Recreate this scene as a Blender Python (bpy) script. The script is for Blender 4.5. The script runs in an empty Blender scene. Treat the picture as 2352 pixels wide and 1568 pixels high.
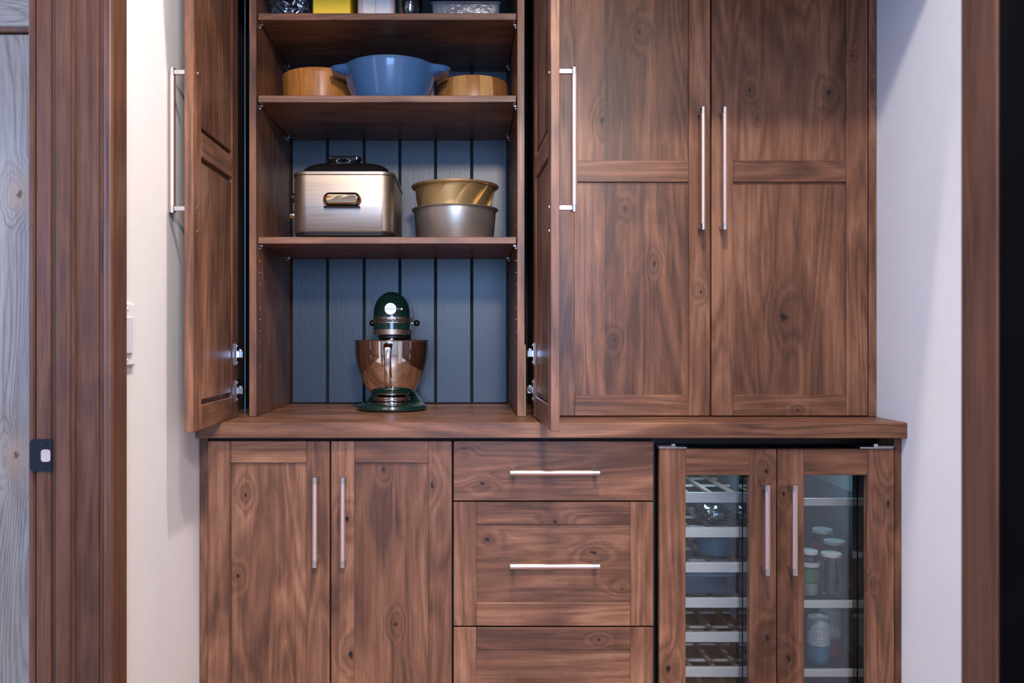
import bpy, bmesh, math, random
from mathutils import Vector, Matrix
random.seed(7)
C = bpy.context.scene.collection
sc = bpy.context.scene
PI = math.pi

# ------------------------------------------------------------ camera, world, lights, exposure
F, CX, CY = 1940.0, 1064.0, 776.0          # focal length and principal point of the 2352 x 1568 frame
CAMY, CAMZ = -2.23, 1.13
cam = bpy.data.cameras.new('camera')
cam.sensor_width = 36; cam.lens = F/2352*36
cam.shift_x = (1176-CX)/2352; cam.shift_y = -(784-CY)/2352
cam.clip_start = 0.02
cam.dof.use_dof = True; cam.dof.focus_distance = 2.15; cam.dof.aperture_fstop = 7.0
camo = bpy.data.objects.new('camera', cam); C.objects.link(camo)
camo.location = (0, CAMY, CAMZ); camo.rotation_euler = (PI/2, 0, 0)
sc.camera = camo
w = bpy.data.worlds.new('world'); sc.world = w; w.use_nodes = True
w.node_tree.nodes['Background'].inputs[0].default_value = (0.36, 0.57, 1.0, 1)
w.node_tree.nodes['Background'].inputs[1].default_value = 0.45
sc.view_settings.view_transform = 'Standard'; sc.view_settings.look = 'None'
sc.view_settings.gamma = 1; sc.view_settings.use_curve_mapping = False
sc.view_settings.exposure = 0.34

def area(name, loc, target, size, energy, col, sy=None):
    l = bpy.data.lights.new(name, 'AREA'); l.energy = energy; l.color = col
    l.shape = 'RECTANGLE' if sy else 'DISK'; l.size = size
    if sy: l.size_y = sy
    o = bpy.data.objects.new(name, l); C.objects.link(o); o.location = loc
    o.rotation_euler = (Vector(target)-Vector(loc)).to_track_quat('-Z', 'Y').to_euler()
    return o
COOL = (0.30, 0.53, 1.0)
sp_ = bpy.data.lights.new('ceiling_spot', 'SPOT'); sp_.energy = 240; sp_.color = (1.0, 0.83, 0.72)
sp_.spot_size = math.radians(76); sp_.spot_blend = .55; sp_.shadow_soft_size = .04
so_ = bpy.data.objects.new('ceiling_spot', sp_); C.objects.link(so_); so_.location = (0.12, -0.671, 3.55)
so_.rotation_euler = (Vector((-.30, -.50, 1.0))-Vector(so_.location)).to_track_quat('-Z', 'Y').to_euler()
area('ceiling_lamp_hall', (0.10, -1.975, 3.60), (0.10, -1.0, 0), 0.26, 66, (1.0, 0.90, 0.84))
area('rear_fill_light', (0.30, -3.2, 2.42), (0.0, -.2, 1.2), 0.30, 52, (1.0, 0.84, 0.73))  # unseen warm fill, added and set low to reach the shelves under the header
area('daylight_window', (0.15, -4.9, 1.55), (-0.1, 0, 1.2), 1.6, 95, COOL, 1.5)
area('daylight_side_room', (-2.3, -1.75, 1.5), (1.09, -.2, 1.2), 1.0, 46, (0.34, 0.53, 1.0), 1.6)

# ------------------------------------------------------------ projection helpers (photo pixel -> place at a depth)
def X(px, y=0.0): return (px-CX)*(y-CAMY)/F
def Z(py, y=0.0): return CAMZ-(py-CY)*(y-CAMY)/F

# ------------------------------------------------------------ materials
MATS = {}
class NT:
    def __init__(s, name):
        s.m = bpy.data.materials.new(name); s.m.use_nodes = True
        s.t = s.m.node_tree; s.b = s.t.nodes['Principled BSDF']; s.out = s.t.nodes['Material Output']
    def n(s, typ, **kw):
        nd = s.t.nodes.new(typ)
        for k, v in kw.items(): setattr(nd, k, v)
        return nd
    def l(s, a, b): s.t.links.new(a, b)
    def math(s, op, a, b=None, c=None, clamp=False):
        nd = s.n('ShaderNodeMath', operation=op); nd.use_clamp = clamp
        for i, v in enumerate((a, b, c)):
            if v is None: continue
            if isinstance(v, (int, float)): nd.inputs[i].default_value = v
            else: s.l(v, nd.inputs[i])
        return nd.outputs[0]
    def vmath(s, op, a, b=None):
        nd = s.n('ShaderNodeVectorMath', operation=op)
        for i, v in enumerate((a, b)):
            if v is None: continue
            if isinstance(v, (tuple, list, Vector)): nd.inputs[i].default_value = v
            else: s.l(v, nd.inputs[i])
        return nd.outputs['Value'] if op in ('LENGTH', 'DISTANCE') else nd.outputs[0]
    def noise(s, vec, scale, detail=2, rough=.5, dist=0.0):
        nd = s.n('ShaderNodeTexNoise')
        nd.inputs['Scale'].default_value = scale; nd.inputs['Detail'].default_value = detail
        nd.inputs['Roughness'].default_value = rough; nd.inputs['Distortion'].default_value = dist
        s.l(vec, nd.inputs['Vector']); return nd.outputs['Fac']
    def ramp(s, fac, stops, interp='LINEAR'):
        nd = s.n('ShaderNodeValToRGB'); cr = nd.color_ramp; cr.interpolation = interp
        while len(cr.elements) < len(stops): cr.elements.new(0.5)
        for e, (p, c) in zip(cr.elements, stops):
            e.position = p; e.color = (c if len(c) == 4 else (*c, 1)) if not isinstance(c, (int, float)) else (c, c, c, 1)
        s.l(fac, nd.inputs[0]); return nd.outputs[0]
    def mix(s, fac, a, b, typ='MIX'):
        nd = s.n('ShaderNodeMix', data_type='RGBA', blend_type=typ)
        for i, v in ((0, fac), (6, a), (7, b)):
            if isinstance(v, (int, float)): nd.inputs[i].default_value = v
            elif isinstance(v, (tuple, list)): nd.inputs[i].default_value = v if len(v) == 4 else (*v, 1)
            else: s.l(v, nd.inputs[i])
        return nd.outputs[2]
    def maprange(s, v, a, b, c, d, smooth=True):
        nd = s.n('ShaderNodeMapRange'); nd.interpolation_type = 'SMOOTHSTEP' if smooth else 'LINEAR'
        s.l(v, nd.inputs[0])
        for i, q in zip((1, 2, 3, 4), (a, b, c, d)): nd.inputs[i].default_value = q
        return nd.outputs[0]
    def bump(s, h, strength, dist):
        nd = s.n('ShaderNodeBump'); nd.inputs['Strength'].default_value = strength
        nd.inputs['Distance'].default_value = dist; s.l(h, nd.inputs['Height'])
        s.l(nd.outputs[0], s.b.inputs['Normal'])
    def set(s, **kw):
        for k, v in kw.items():
            i = s.b.inputs[k.replace('_', ' ')]
            if isinstance(v, (int, float)): i.default_value = v
            elif isinstance(v, (tuple, list)): i.default_value = v if len(v) == 4 else (*v, 1)
            else: s.l(v, i)

def wood(kind, axis, knots=()):
    """stained alder: long grain along axis, cathedral rings, pores, blotchy stain, optional knots (local x, z, r)"""
    key = ('wood', kind, axis, tuple(knots))
    if key in MATS: return MATS[key]
    P = {'alder': dict(d=(.080, .036, .0215), m=(.182, .081, .0445), l=(.330, .163, .095), rough=.38, ring=.40),
         'trim':  dict(d=(.058, .0245, .0155), m=(.092, .039, .023), l=(.125, .054, .031), rough=.36, ring=.15),
         'pine':  dict(d=(.11, .07, .045), m=(.185, .155, .13), l=(.25, .22, .19), rough=.5, ring=.9),
         'maple': dict(d=(.36, .125, .025), m=(.54, .20, .042), l=(.66, .28, .07), rough=.33, ring=.6),
         'floor': dict(d=(.16, .09, .05), m=(.28, .17, .1), l=(.36, .23, .14), rough=.4, ring=.5)}[kind]
    s = NT(f'{kind}_wood_{axis.lower()}')
    tc = s.n('ShaderNodeTexCoord').outputs['Object']
    rnd = s.n('ShaderNodeObjectInfo').outputs['Random']
    off = s.n('ShaderNodeCombineXYZ')
    for i, k in enumerate((13.7, 7.9, 23.1)): s.l(s.math('MULTIPLY', rnd, k), off.inputs[i])
    vec = s.vmath('ADD', tc, off.outputs[0])
    al = {'X': (.11, 1, 1), 'Y': (1, .11, 1), 'Z': (1, 1, .11)}[axis]
    p = s.vmath('MULTIPLY', vec, al)
    pf = s.vmath('MULTIPLY', vec, {'X': (.03, 1, 1), 'Y': (1, .03, 1), 'Z': (1, 1, .03)}[axis])
    field = s.noise(p, 7.5 if kind != 'pine' else 9, 2.5 if kind != 'pine' else 1.0, .45, .5 if kind != 'pine' else 0)
    RF = 13.0 if kind != 'pine' else 30.0
    core_total = None; halo_total = None
    for (kx, kz, r) in knots:
        rv = (1/(r*1.6), .0, 1/r) if axis == 'X' else (1/r, .0, 1/(r*1.6))
        d = s.vmath('LENGTH', s.vmath('MULTIPLY', s.vmath('SUBTRACT', tc, (kx, 0, kz)), rv))
        d = s.math('ADD', d, s.math('MULTIPLY', s.math('SUBTRACT', s.noise(tc, 70, 3), .5), 1.3))
        core = s.maprange(d, .22, .62, 1, 0)
        halo = s.maprange(d, .3, 4.8, 1, 0)
        core_total = core if core_total is None else s.math('MAXIMUM', core_total, core)
        halo_total = halo if halo_total is None else s.math('ADD', halo_total, halo)
    f2 = field if halo_total is None else s.math('ADD', field, s.math('MULTIPLY', halo_total, .13))
    rings = s.math('PINGPONG', s.math('MULTIPLY', f2, RF), .5)
    rline = s.math('MULTIPLY', s.maprange(rings, .0, .13, 1, 0), s.maprange(s.noise(vec, 5.5, 2), .42, .62, .15, 1))
    blotch = s.noise(s.vmath('MULTIPLY', vec, {'X': (.33, 1, 1), 'Y': (1, .33, 1), 'Z': (1, 1, .33)}[axis]), 8.0, 5, .62, .7)
    tone = s.math('ADD', s.math('MULTIPLY', blotch, .75), s.math('MULTIPLY', s.math('MULTIPLY', rings, 2), .13))
    tone = s.math('ADD', tone, s.math('MULTIPLY', s.math('SUBTRACT', rnd, .5), .10))
    fine = s.noise(pf, 90, 3, .6)
    tone = s.math('ADD', tone, s.math('MULTIPLY', s.math('SUBTRACT', fine, .5), .27))
    if kind == 'alder' and axis == 'Z':      # glued-up staves, each a little different
        sx = s.n('ShaderNodeSeparateXYZ'); s.l(vec, sx.inputs[0])
        cell = s.math('FLOOR', s.math('MULTIPLY', sx.outputs[0], 9.3))
        wn = s.n('ShaderNodeTexWhiteNoise', noise_dimensions='1D'); s.l(cell, wn.inputs['W'])
        tone = s.math('ADD', tone, s.math('MULTIPLY', s.math('SUBTRACT', wn.outputs['Value'], .5), .15))
    col = s.ramp(tone, [(.27, P['d']), (.46, P['m']), (.68, P['l'])])
    col = s.mix(s.math('MULTIPLY', rline, P['ring']), col, tuple(x*.55 for x in P['m']))
    pores = s.ramp(s.noise(pf, 330, 2, .6), [(.36, .70), (.50, 1.0)])
    col = s.mix(.75, col, pores, 'MULTIPLY')
    if core_total is not None:
        hal = s.math('MULTIPLY', s.math('POWER', s.math('MINIMUM', halo_total, 1), 2.0), .45)
        col = s.mix(hal, col, tuple(x*.75 for x in P['d']) if kind != 'pine' else (.30, .17, .09))
        col = s.mix(core_total, col, (.012, .008, .007) if kind != 'pine' else (.085, .04, .025))
    s.set(Base_Color=col, Roughness=s.ramp(fine, [(.3, P['rough']-.06), (.7, P['rough']+.10)]), Specular_IOR_Level=.33)
    s.bump(s.math('ADD', fine, s.math('MULTIPLY', rline, .3)), .12, .0012)
    MATS[key] = s.m
    return s.m

def plain(name, col, rough=.5, metal=0.0, bump=None, spec=.5, vary=0.0, coat=0.0, **kw):
    if name in MATS: return MATS[name]
    s = NT(name)
    tc = s.n('ShaderNodeTexCoord').outputs['Object']
    nz = s.noise(tc, 14, 4, .6)
    c = s.mix(nz, tuple(max(0, x*(1-vary)) for x in col), tuple(min(1, x*(1+vary)) for x in col)) if vary else col
    s.set(Base_Color=c, Roughness=rough, Metallic=metal, Specular_IOR_Level=spec, Coat_Weight=coat, **kw)
    if bump: s.bump(s.noise(tc, bump[0], 4, .6), bump[1], bump[2])
    MATS[name] = s.m
    return s.m

def plaster():
    s = NT('white_hand_trowelled_plaster')
    tc = s.n('ShaderNodeTexCoord').outputs['Object']
    a = s.noise(tc, 7, 3, .5, .3)
    v = s.noise(tc, 34, 3, .55, 1.5)
    marks = s.ramp(v, [(.655, 0.0), (.70, 1.0)])
    h = s.math('ADD', s.math('MULTIPLY', a, 1.2), s.math('MULTIPLY', marks, .5))
    s.set(Base_Color=s.mix(a, (.66, .655, .66), (.72, .715, .715)), Roughness=.62, Specular_IOR_Level=.3)
    s.bump(h, .16, .004)
    return s.m

def paint_plank():
    s = NT('slate_blue_painted_plank')
    tc = s.n('ShaderNodeTexCoord').outputs['Object']
    g = s.noise(s.vmath('MULTIPLY', tc, (1, 1, .08)), 160, 3, .6)
    o = s.noise(tc, 330, 2, .6)
    s.set(Base_Color=s.mix(s.noise(tc, 6, 3), (.0165, .026, .036), (.026, .037, .047)), Roughness=.36, Specular_IOR_Level=.5)
    s.bump(s.math('ADD', g, s.math('MULTIPLY', o, .7)), .22, .0012)
    return s.m

def brushed(name, col, rough, axis='X'):
    if name in MATS: return MATS[name]
    s = NT(name)
    tc = s.n('ShaderNodeTexCoord').outputs['Object']
    st = s.noise(s.vmath('MULTIPLY', tc, {'X': (.02, 1, 1), 'Z': (1, 1, .02)}[axis]), 380, 2, .6)
    s.set(Base_Color=s.mix(st, tuple(x*.88 for x in col), col), Metallic=1, Roughness=s.ramp(st, [(.3, rough-.06), (.7, rough+.08)]))
    s.bump(st, .05, .0004)
    MATS[name] = s.m
    return s.m

def knurl():
    s = NT('knurled_satin_nickel')
    tc = s.n('ShaderNodeTexCoord').outputs['Object']
    v = s.n('ShaderNodeTexVoronoi'); v.inputs['Scale'].default_value = 620; s.l(tc, v.inputs['Vector'])
    s.set(Base_Color=(.64, .49, .445), Metallic=1, Roughness=.5)  # pink of the reflected wood is put into the base colour
    s.bump(v.outputs['Distance'], .35, .0006)
    return s.m

def clear(name, tint, gloss=.12, rough=.03, fac_min=.04):
    """thin glass or plastic: tinted see-through with a Fresnel shine"""
    if name in MATS: return MATS[name]
    s = NT(name); s.t.nodes.remove(s.b)
    tr = s.n('ShaderNodeBsdfTransparent'); tr.inputs[0].default_value = (*tint, 1)
    gl = s.n('ShaderNodeBsdfGlossy'); gl.inputs['Roughness'].default_value = rough; gl.inputs[0].default_value = (.9, .95, 1, 1)
    lw = s.n('ShaderNodeLayerWeight'); lw.inputs[0].default_value = .35
    f = s.math('ADD', s.math('MULTIPLY', lw.outputs['Fresnel'], gloss*3), fac_min, clamp=True)
    mx = s.n('ShaderNodeMixShader'); s.l(f, mx.inputs[0]); s.l(tr.outputs[0], mx.inputs[1]); s.l(gl.outputs[0], mx.inputs[2])
    s.l(mx.outputs[0], s.out.inputs['Surface'])
    MATS[name] = s.m
    return s.m

def stave_mat():
    s = NT('acacia_stave')
    tc = s.n('ShaderNodeTexCoord').outputs['Object']; rnd = s.n('ShaderNodeObjectInfo').outputs['Random']
    off = s.n('ShaderNodeCombineXYZ'); s.l(s.math('MULTIPLY', rnd, 31), off.inputs[0])
    g = s.noise(s.vmath('MULTIPLY', s.vmath('ADD', tc, off.outputs[0]), (1, 1, .1)), 85, 3, .6, .5)
    t = s.math('ADD', s.math('MULTIPLY', rnd, .75), s.math('MULTIPLY', s.math('SUBTRACT', g, .4), .7))
    s.set(Base_Color=s.ramp(t, [(.05, (.22, .085, .025)), (.4, (.44, .19, .05)), (.9, (.66, .37, .13))]), Roughness=.35)
    return s.m

M_PLASTER = plaster(); M_PLANK = paint_plank(); M_KNURL = knurl()
M_CAP = brushed('satin_nickel', (.58, .55, .54), .30, 'Z')
M_CHROME = plain('polished_chrome', (.86, .85, .84), .045, 1.0)
M_STEEL = brushed('brushed_steel', (.40, .325, .265), .42, 'X')
M_BAR = plain('cooler_shelf_aluminium', (.90, .83, .81), .42, .2, vary=.04)
M_BLACKGLOSS = plain('glossy_black_enamel', (.006, .006, .007), .08, coat=.5)
M_BLACK = plain('black_plastic', (.008, .008, .009), .45)
M_DARK = plain('cavity_shade_board', (.012, .010, .010), .8, vary=.2)  # near-black colour puts the shade of cavities and gaps into the boards
M_GREEN = plain('dark_green_enamel', (.003, .022, .018), .14, coat=.6)
M_BLUEBOWL = plain('blue_glazed_ceramic', (.050, .128, .275), .20, coat=.5)
M_GOLDPAN = plain('gold_nonstick_metal', (.52, .35, .15), .40, .8, vary=.05)
M_GREYPAN = plain('warm_grey_anodized_aluminium', (.42, .375, .32), .36, .85, vary=.04)
M_WHITE = plain('white_switch_plastic', (.74, .74, .76), .3)
M_TAN = plain('raw_plywood_edge', (.40, .27, .15), .6, vary=.15)
M_STRIKE = plain('oil_rubbed_black_metal', (.004, .006, .009), .55, spec=.2)
M_GLASS = clear('tinted_cooler_glass', (.87, .92, .94), .10, .02, .05)
M_CLEAR = clear('clear_glass', (.90, .93, .94), .25, .02, .05)
M_PLASTICFILM = clear('clear_plastic_film', (.86, .88, .92), .18, .18, .08)
M_LINER = plain('teal_grey_cooler_liner', (.105, .165, .19), .45, vary=.05)
M_BRASS = plain('polished_warm_steel', (.80, .62, .40), .10, 1.0)

# ------------------------------------------------------------ mesh helpers
WM = {}
def mk(name, bm, mats, parent=None, M=None, smooth=None, origin=None):
    me = bpy.data.meshes.new(name)
    c = Vector(origin) if origin is not None else None
    if c is None:
        lo = Vector([min(v.co[i] for v in bm.verts) for i in range(3)]); hi = Vector([max(v.co[i] for v in bm.verts) for i in range(3)])
        c = (lo+hi)/2
    bmesh.ops.translate(bm, verts=bm.verts, vec=-c)
    bm.to_mesh(me); bm.free()
    for m in (mats if isinstance(mats, (list, tuple)) else [mats]): me.materials.append(m)
    if smooth is not None:
        me.shade_smooth(); me.set_sharp_from_angle(angle=math.radians(smooth))
    o = bpy.data.objects.new(name, me); C.objects.link(o)
    W = (M or Matrix()) @ Matrix.Translation(c)
    WM[o] = W
    if parent:
        o.parent = parent; o.matrix_local = WM[parent].inverted() @ W
    else: o.matrix_local = W
    return o
def thing(name, loc, label, cat, group=None):
    o = bpy.data.objects.new(name, None); C.objects.link(o); o.location = loc
    o.empty_display_size = .05
    WM[o] = Matrix.Translation(loc); o['label'] = label; o['category'] = cat
    if group: o['group'] = group
    return o
def tag(o, label, cat, group=None):
    o['label'] = label; o['category'] = cat
    if group: o['group'] = group
    return o
def bx(bm, x0, x1, y0, y1, z0, z1, bev=.0012, mi=0):
    r = bmesh.ops.create_cube(bm, size=1)
    vs = r['verts']
    for v in vs:
        v.co = Vector(((x0+x1)/2+v.co.x*(x1-x0), (y0+y1)/2+v.co.y*(y1-y0), (z0+z1)/2+v.co.z*(z1-z0)))
    fs = set(f for v in vs for f in v.link_faces)
    for f in fs: f.material_index = mi
    if bev:
        es = list(set(e for v in vs for e in v.link_edges))
        bmesh.ops.bevel(bm, geom=es, offset=bev, segments=1, affect='EDGES', profile=.5)
    return bm
def box(name, x0, x1, y0, y1, z0, z1, mat, parent=None, bev=.0012, M=None):
    return mk(name, bx(bmesh.new(), x0, x1, y0, y1, z0, z1, bev), mat, parent, M)
def loft(bm, rings, cap0=True, cap1=True, mi=0):
    R = [[bm.verts.new(p) for p in r] for r in rings]
    n = len(R[0])
    for a, b in zip(R, R[1:]):
        for i in range(n):
            f = bm.faces.new((a[i], a[(i+1) % n], b[(i+1) % n], b[i])); f.material_index = mi
    if cap0: bm.faces.new(list(reversed(R[0]))).material_index = mi
    if cap1: bm.faces.new(R[-1]).material_index = mi
    return R
def rrect(cx, cy, hx, hy, r, z, n=6):
    r = min(r, hx*.999, hy*.999); out = []
    for (sx, sy, a0) in ((1, 1, 0), (-1, 1, 90), (-1, -1, 180), (1, -1, 270)):
        for k in range(n+1):
            a = math.radians(a0+90*k/n)
            out.append(Vector((cx+sx*(hx-r)+r*math.cos(a), cy+sy*(hy-r)+r*math.sin(a), z)))
    return out
def stadium(cx, y0, y1, r, z, n=14, rb=None):
    """plan outline: half circle at the front (y0), half circle at the back (y1)"""
    rb = r if rb is None else rb; out = []
    for k in range(n+1):
        a = PI+PI*k/n; out.append(Vector((cx+r*math.cos(a), y0+r*math.sin(a), z)))
    for k in range(n+1):
        a = PI*k/n; out.append(Vector((cx+rb*math.cos(a), y1+rb*math.sin(a), z)))
    return out
def lathe(bm, prof, seg=48, c=(0, 0, 0), fn=None, a0=0, a1=2*PI, mi=0):
    full = abs(a1-a0-2*PI) < 1e-6; n = seg if full else seg+1
    R = []
    for r, z in prof:
        ring = []
        for k in range(n):
            a = a0+(a1-a0)*k/seg; rr, zz, da = ((fn(a, r, z)+(0,))[:3] if fn else (r, z, 0))
            a += da; ring.append(bm.verts.new((c[0]+rr*math.cos(a), c[1]+rr*math.sin(a), c[2]+zz)))
        R.append(ring)
    for a, b in zip(R, R[1:]):
        for i in range(n if full else n-1):
            f = bm.faces.new((a[i], a[(i+1) % n], b[(i+1) % n], b[i])); f.material_index = mi
    bmesh.ops.remove_doubles(bm, verts=bm.verts, dist=1e-5)
    bmesh.ops.recalc_face_normals(bm, faces=bm.faces)
    return bm
def cyl(bm, p0, p1, r0, r1=None, seg=16, mi=0):
    p0 = Vector(p0); p1 = Vector(p1); d = (p1-p0).normalized(); r1 = r0 if r1 is None else r1
    u = d.orthogonal().normalized(); v = d.cross(u)
    rg = lambda p, r: [p+r*(math.cos(2*PI*k/seg)*u+math.sin(2*PI*k/seg)*v) for k in range(seg)]
    loft(bm, [rg(p0, r0), rg(p1, r1)], mi=mi); return bm
def sphere(bm, c, r, sx=1, sy=1, sz=1, seg=18, mi=0):
    q = bmesh.ops.create_uvsphere(bm, u_segments=seg, v_segments=seg//2+2, radius=r)
    for v in q['verts']: v.co = Vector((c[0]+v.co.x*sx, c[1]+v.co.y*sy, c[2]+v.co.z*sz))
    for f in set(f for v in q['verts'] for f in v.link_faces): f.material_index = mi
    return bm

# knots of the photograph: pixel, pixel, radius (m), found by the board whose front they lie on
KNOTS = [(1470, 72, .010), (1385, 276, .010), (1906, 212, .010), (1724, 205, .006), (1742, 270, .004), (1505, 605, .007), (1412, 782, .008),
         (1803, 728, .016), (1957, 128, .005), (2006, 205, .008), (1832, 942, .006), (1437, 478, .007), (992, 1112, .011), (797, 1192, .011), (806, 1502, .011),
         (1108, 1110, .008), (1068, 1030, .007), (1275, 1199, .009), (1365, 1270, .010), (1430, 1355, .008), (1120, 1240, .008),
         (1375, 1469, .006), (1800, 1134, .006), (2040, 1156, .012), (1763, 1462, .011), (1812, 1512, .010), (1760, 1082, .008),
         (1534, 1538, .012), (562, 1136, .008), (545, 1325, .008), (880, 1080, .007), (907, 1435, .008), (2001, 1340, .006), (1610, 670, .006)]
def board(name, x0, x1, y0, y1, z0, z1, axis, parent, bev=.0012, kind='alder', knots=True):
    ks = []
    if knots:
        for (px, py, r) in KNOTS:
            kx, kz = X(px, y0), Z(py, y0)
            if x0 < kx < x1 and z0 < kz < z1: ks.append((round(kx-(x0+x1)/2, 4), round(kz-(z0+z1)/2, 4), r))
    return box(name, x0, x1, y0, y1, z0, z1, wood(kind, axis, ks), parent, bev)

# ------------------------------------------------------------ pulls, doors
def pull(parent, M, length, proj=.036, r=.0068, cap=.016, screws=None):
    """bar pull in a local frame: bar along z, face of the door at y=0, sticking out to -y"""
    h = length/2
    b = bmesh.new(); cyl(b, (0, -proj, -h+cap), (0, -proj, h-cap), r, seg=20)
    g = mk('handle', b, M_KNURL, parent, M, 40); g['label'] = 'knurled nickel bar handle with pink wood reflection in its colour'
    for s in (-1, 1):
        b = bmesh.new()
        cyl(b, (0, -proj, s*h), (0, -proj, s*(h-cap+.0002)), r*1.04, seg=20)
        bx(b, -.0045, .0045, -proj+.002, 0, min(s*(h-.004), s*(h-.014)), max(s*(h-.004), s*(h-.014)), .0006)
        mk('handle_post', b, M_CAP, parent, M, 40)
def shaker(parent, M, wd, ht, rails, st=.055, t=.020, name='door', rec=.007, knot_at=None, groove=False):
    """rails: list of (z0, z1). The recessed panel is the part; stiles and rails are its sub-parts."""
    def bd(nm, x0, x1, y0, y1, z0, z1, ax, par, bev=.0012):
        ks = []
        if knot_at:
            for (px, py, r) in KNOTS:
                kx, kz = X(px, knot_at[1])-knot_at[0], Z(py, knot_at[1])-knot_at[2]
                if x0 < kx < x1 and z0 < kz < z1: ks.append((round(kx-(x0+x1)/2, 4), round(kz-(z0+z1)/2, 4), r))
        return mk(nm, bx(bmesh.new(), x0, x1, y0, y1, z0, z1, bev), wood('alder', ax, ks), par, M)
    d = bd(name, st-.004, wd-st+.004, rec, rec+.002 if groove else t-rec, rails[0][1]-.004, rails[-1][0]+.004, 'X' if wd > ht else 'Z', parent, 0)
    bd('stile', 0, st, 0, t, 0, ht, 'Z', d); bd('stile', wd-st, wd, 0, t, 0, ht, 'Z', d)
    if groove:
        for (ra, rb) in zip(rails, rails[1:]): bd('inner_panel', st+.0002, wd-st-.0002, rec+.0022, t-.002, ra[1]+.012, rb[0]-.012, 'Z', d)
    for (a, b) in rails: bd('rail', st+.0002, wd-st-.0002, 0, t, a, b, 'X', d)
    return d

# ============================================================ THE SETTING
XL, XR = -0.659, 1.092          # side walls of the alcove
def struct(o): o['kind'] = 'structure'; return o
struct(box('floor', -3.2, 3.2, -5.2, .62, -.05, 0, wood('floor', 'X'), None, 0))
HC = 3.65
struct(box('ceiling', -3.2, 3.2, -5.2, .62, HC, HC+.05, M_PLASTER, None, 0))
struct(box('wall_header', XL, XR, -.417, -.382, 2.096, HC, M_PLASTER, None, 0))
struct(box('wall_back', -.82, 1.25, .475, .62, 0, HC, M_PLASTER, None, 0))
struct(box('wall_right', XR, 1.25, -1.36, .475, 0, HC, M_PLASTER, None, 0))
b = bmesh.new()
bx(b, -.775, XL, -.66, .475, 0, HC, 0)
bx(b, -.775, XL, -1.75, -.66, 2.12, HC, 0)
struct(mk('wall_left', b, M_PLASTER))
struct(box('wall_left', -3.2, -.79, -.415, -.36, 0, HC, M_PLASTER, None, 0))
struct(box('wall_rear', -3.2, 3.2, -5.2, -5.1, 0, HC, M_PLASTER, None, 0))

# --- left doorway: far jamb faces us, its stepped boards one by one
JY = -.712
def px(p, d=-.712): return X(p, d)
dj = thing('door_1', (px(150), JY, 0), '', ''); del dj['label']; del dj['category']; dj['kind'] = 'structure'
T = lambda: wood('trim', 'Z')
H = 2.10
def vboard(nm, p0, p1, y, y1=-.66, bev=.002, mat=None):
    return box(nm, px(p0, y), px(p1, y), y, y1, 0, H, mat or T(), dj, bev)
vboard('jamb_edge', 64, 79.5, -.706, -.662, .003)
vboard('jamb', 83, 117, -.712, -.662, .0015)
vboard('weather_strip', 116, 126, -.705, -.663, .001, plain('dark_brown_seal', (.06, .036, .03), .5))
vboard('door_stop', 125.5, 162, -.7165, -.6625, .002)
vboard('bead', 162, 171, -.7195, -.663, .003)
vboard('jamb', 172, 228, -.713, -.662, .0015)
vboard('bead', 228.5, 236, -.715, -.663, .0025)
# casing with a rounded front edge; its wide face looks at the alcove
b = bmesh.new(); x0, x1 = px(237, -.716), px(260, -.716)
rg = []
for z in (0, H):
    r = []
    for (cx_, cy_, sx, sy, a0, rad) in ((x1-.006, -.651, 1, 1, 0, .004), (x0+.002, -.651, -1, 1, 90, .002), (x0+.002, -.714, -1, -1, 180, .002), (x1-.008, -.710, 1, -1, 270, .008)):
        for k in range(5):
            a = math.radians(a0+90*k/4); r.append(Vector((cx_+rad*math.cos(a), cy_+rad*math.sin(a), z)))
    rg.append(r)
loft(b, rg)
mk('casing', b, wood('trim', 'Z'), dj, None, 50)
box('jamb_core', px(66), px(237), -.6625, -.655, 0, H, M_DARK, dj, 0)
# strike plate
b = bmesh.new(); xa, xb = px(68.5, -.7135), px(120, -.7135); za, zb = Z(1082, -.7135), Z(1008, -.7135)
out = []
for (cx_, cz_, r, a0) in ((xb-.001, zb-.001, .001, 0), (xa+.008, zb-.008, .008, 90), (xa+.008, za+.008, .008, 180), (xb-.001, za+.001, .001, 270)):
    for k in range(6):
        a = math.radians(a0+90*k/5); out.append((cx_+r*math.cos(a), cz_+r*math.sin(a)))
loft(b, [[Vector((x, y, z)) for x, z in out] for y in (-.7119, -.7148)])
bmesh.ops.recalc_face_normals(b, faces=b.faces)
sp = mk('strike_plate', b, M_STRIKE, dj, None, 40); sp['label'] = 'black metal strike plate'
b = bmesh.new(); o2 = rrect(px(105, -.715), Z(1046, -.715), .0085, .011, .005, 0)
loft(b, [[Vector((p.x, -.7149, p.y)) for p in o2], [Vector((p.x, -.7155, p.y)) for p in o2]])
mk('latch_hole', b, plain('bare_wood_in_mortise', (.33, .27, .25), .6, vary=.35), sp, None, 40)
for zz in (1019, 1073):
    b = bmesh.new(); cyl(b, (px(104, -.715), -.7146, Z(zz, -.715)), (px(104, -.715), -.7158, Z(zz, -.715)), .0036, .003); mk('screw', b, M_STRIKE, sp, None, 40)

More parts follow.
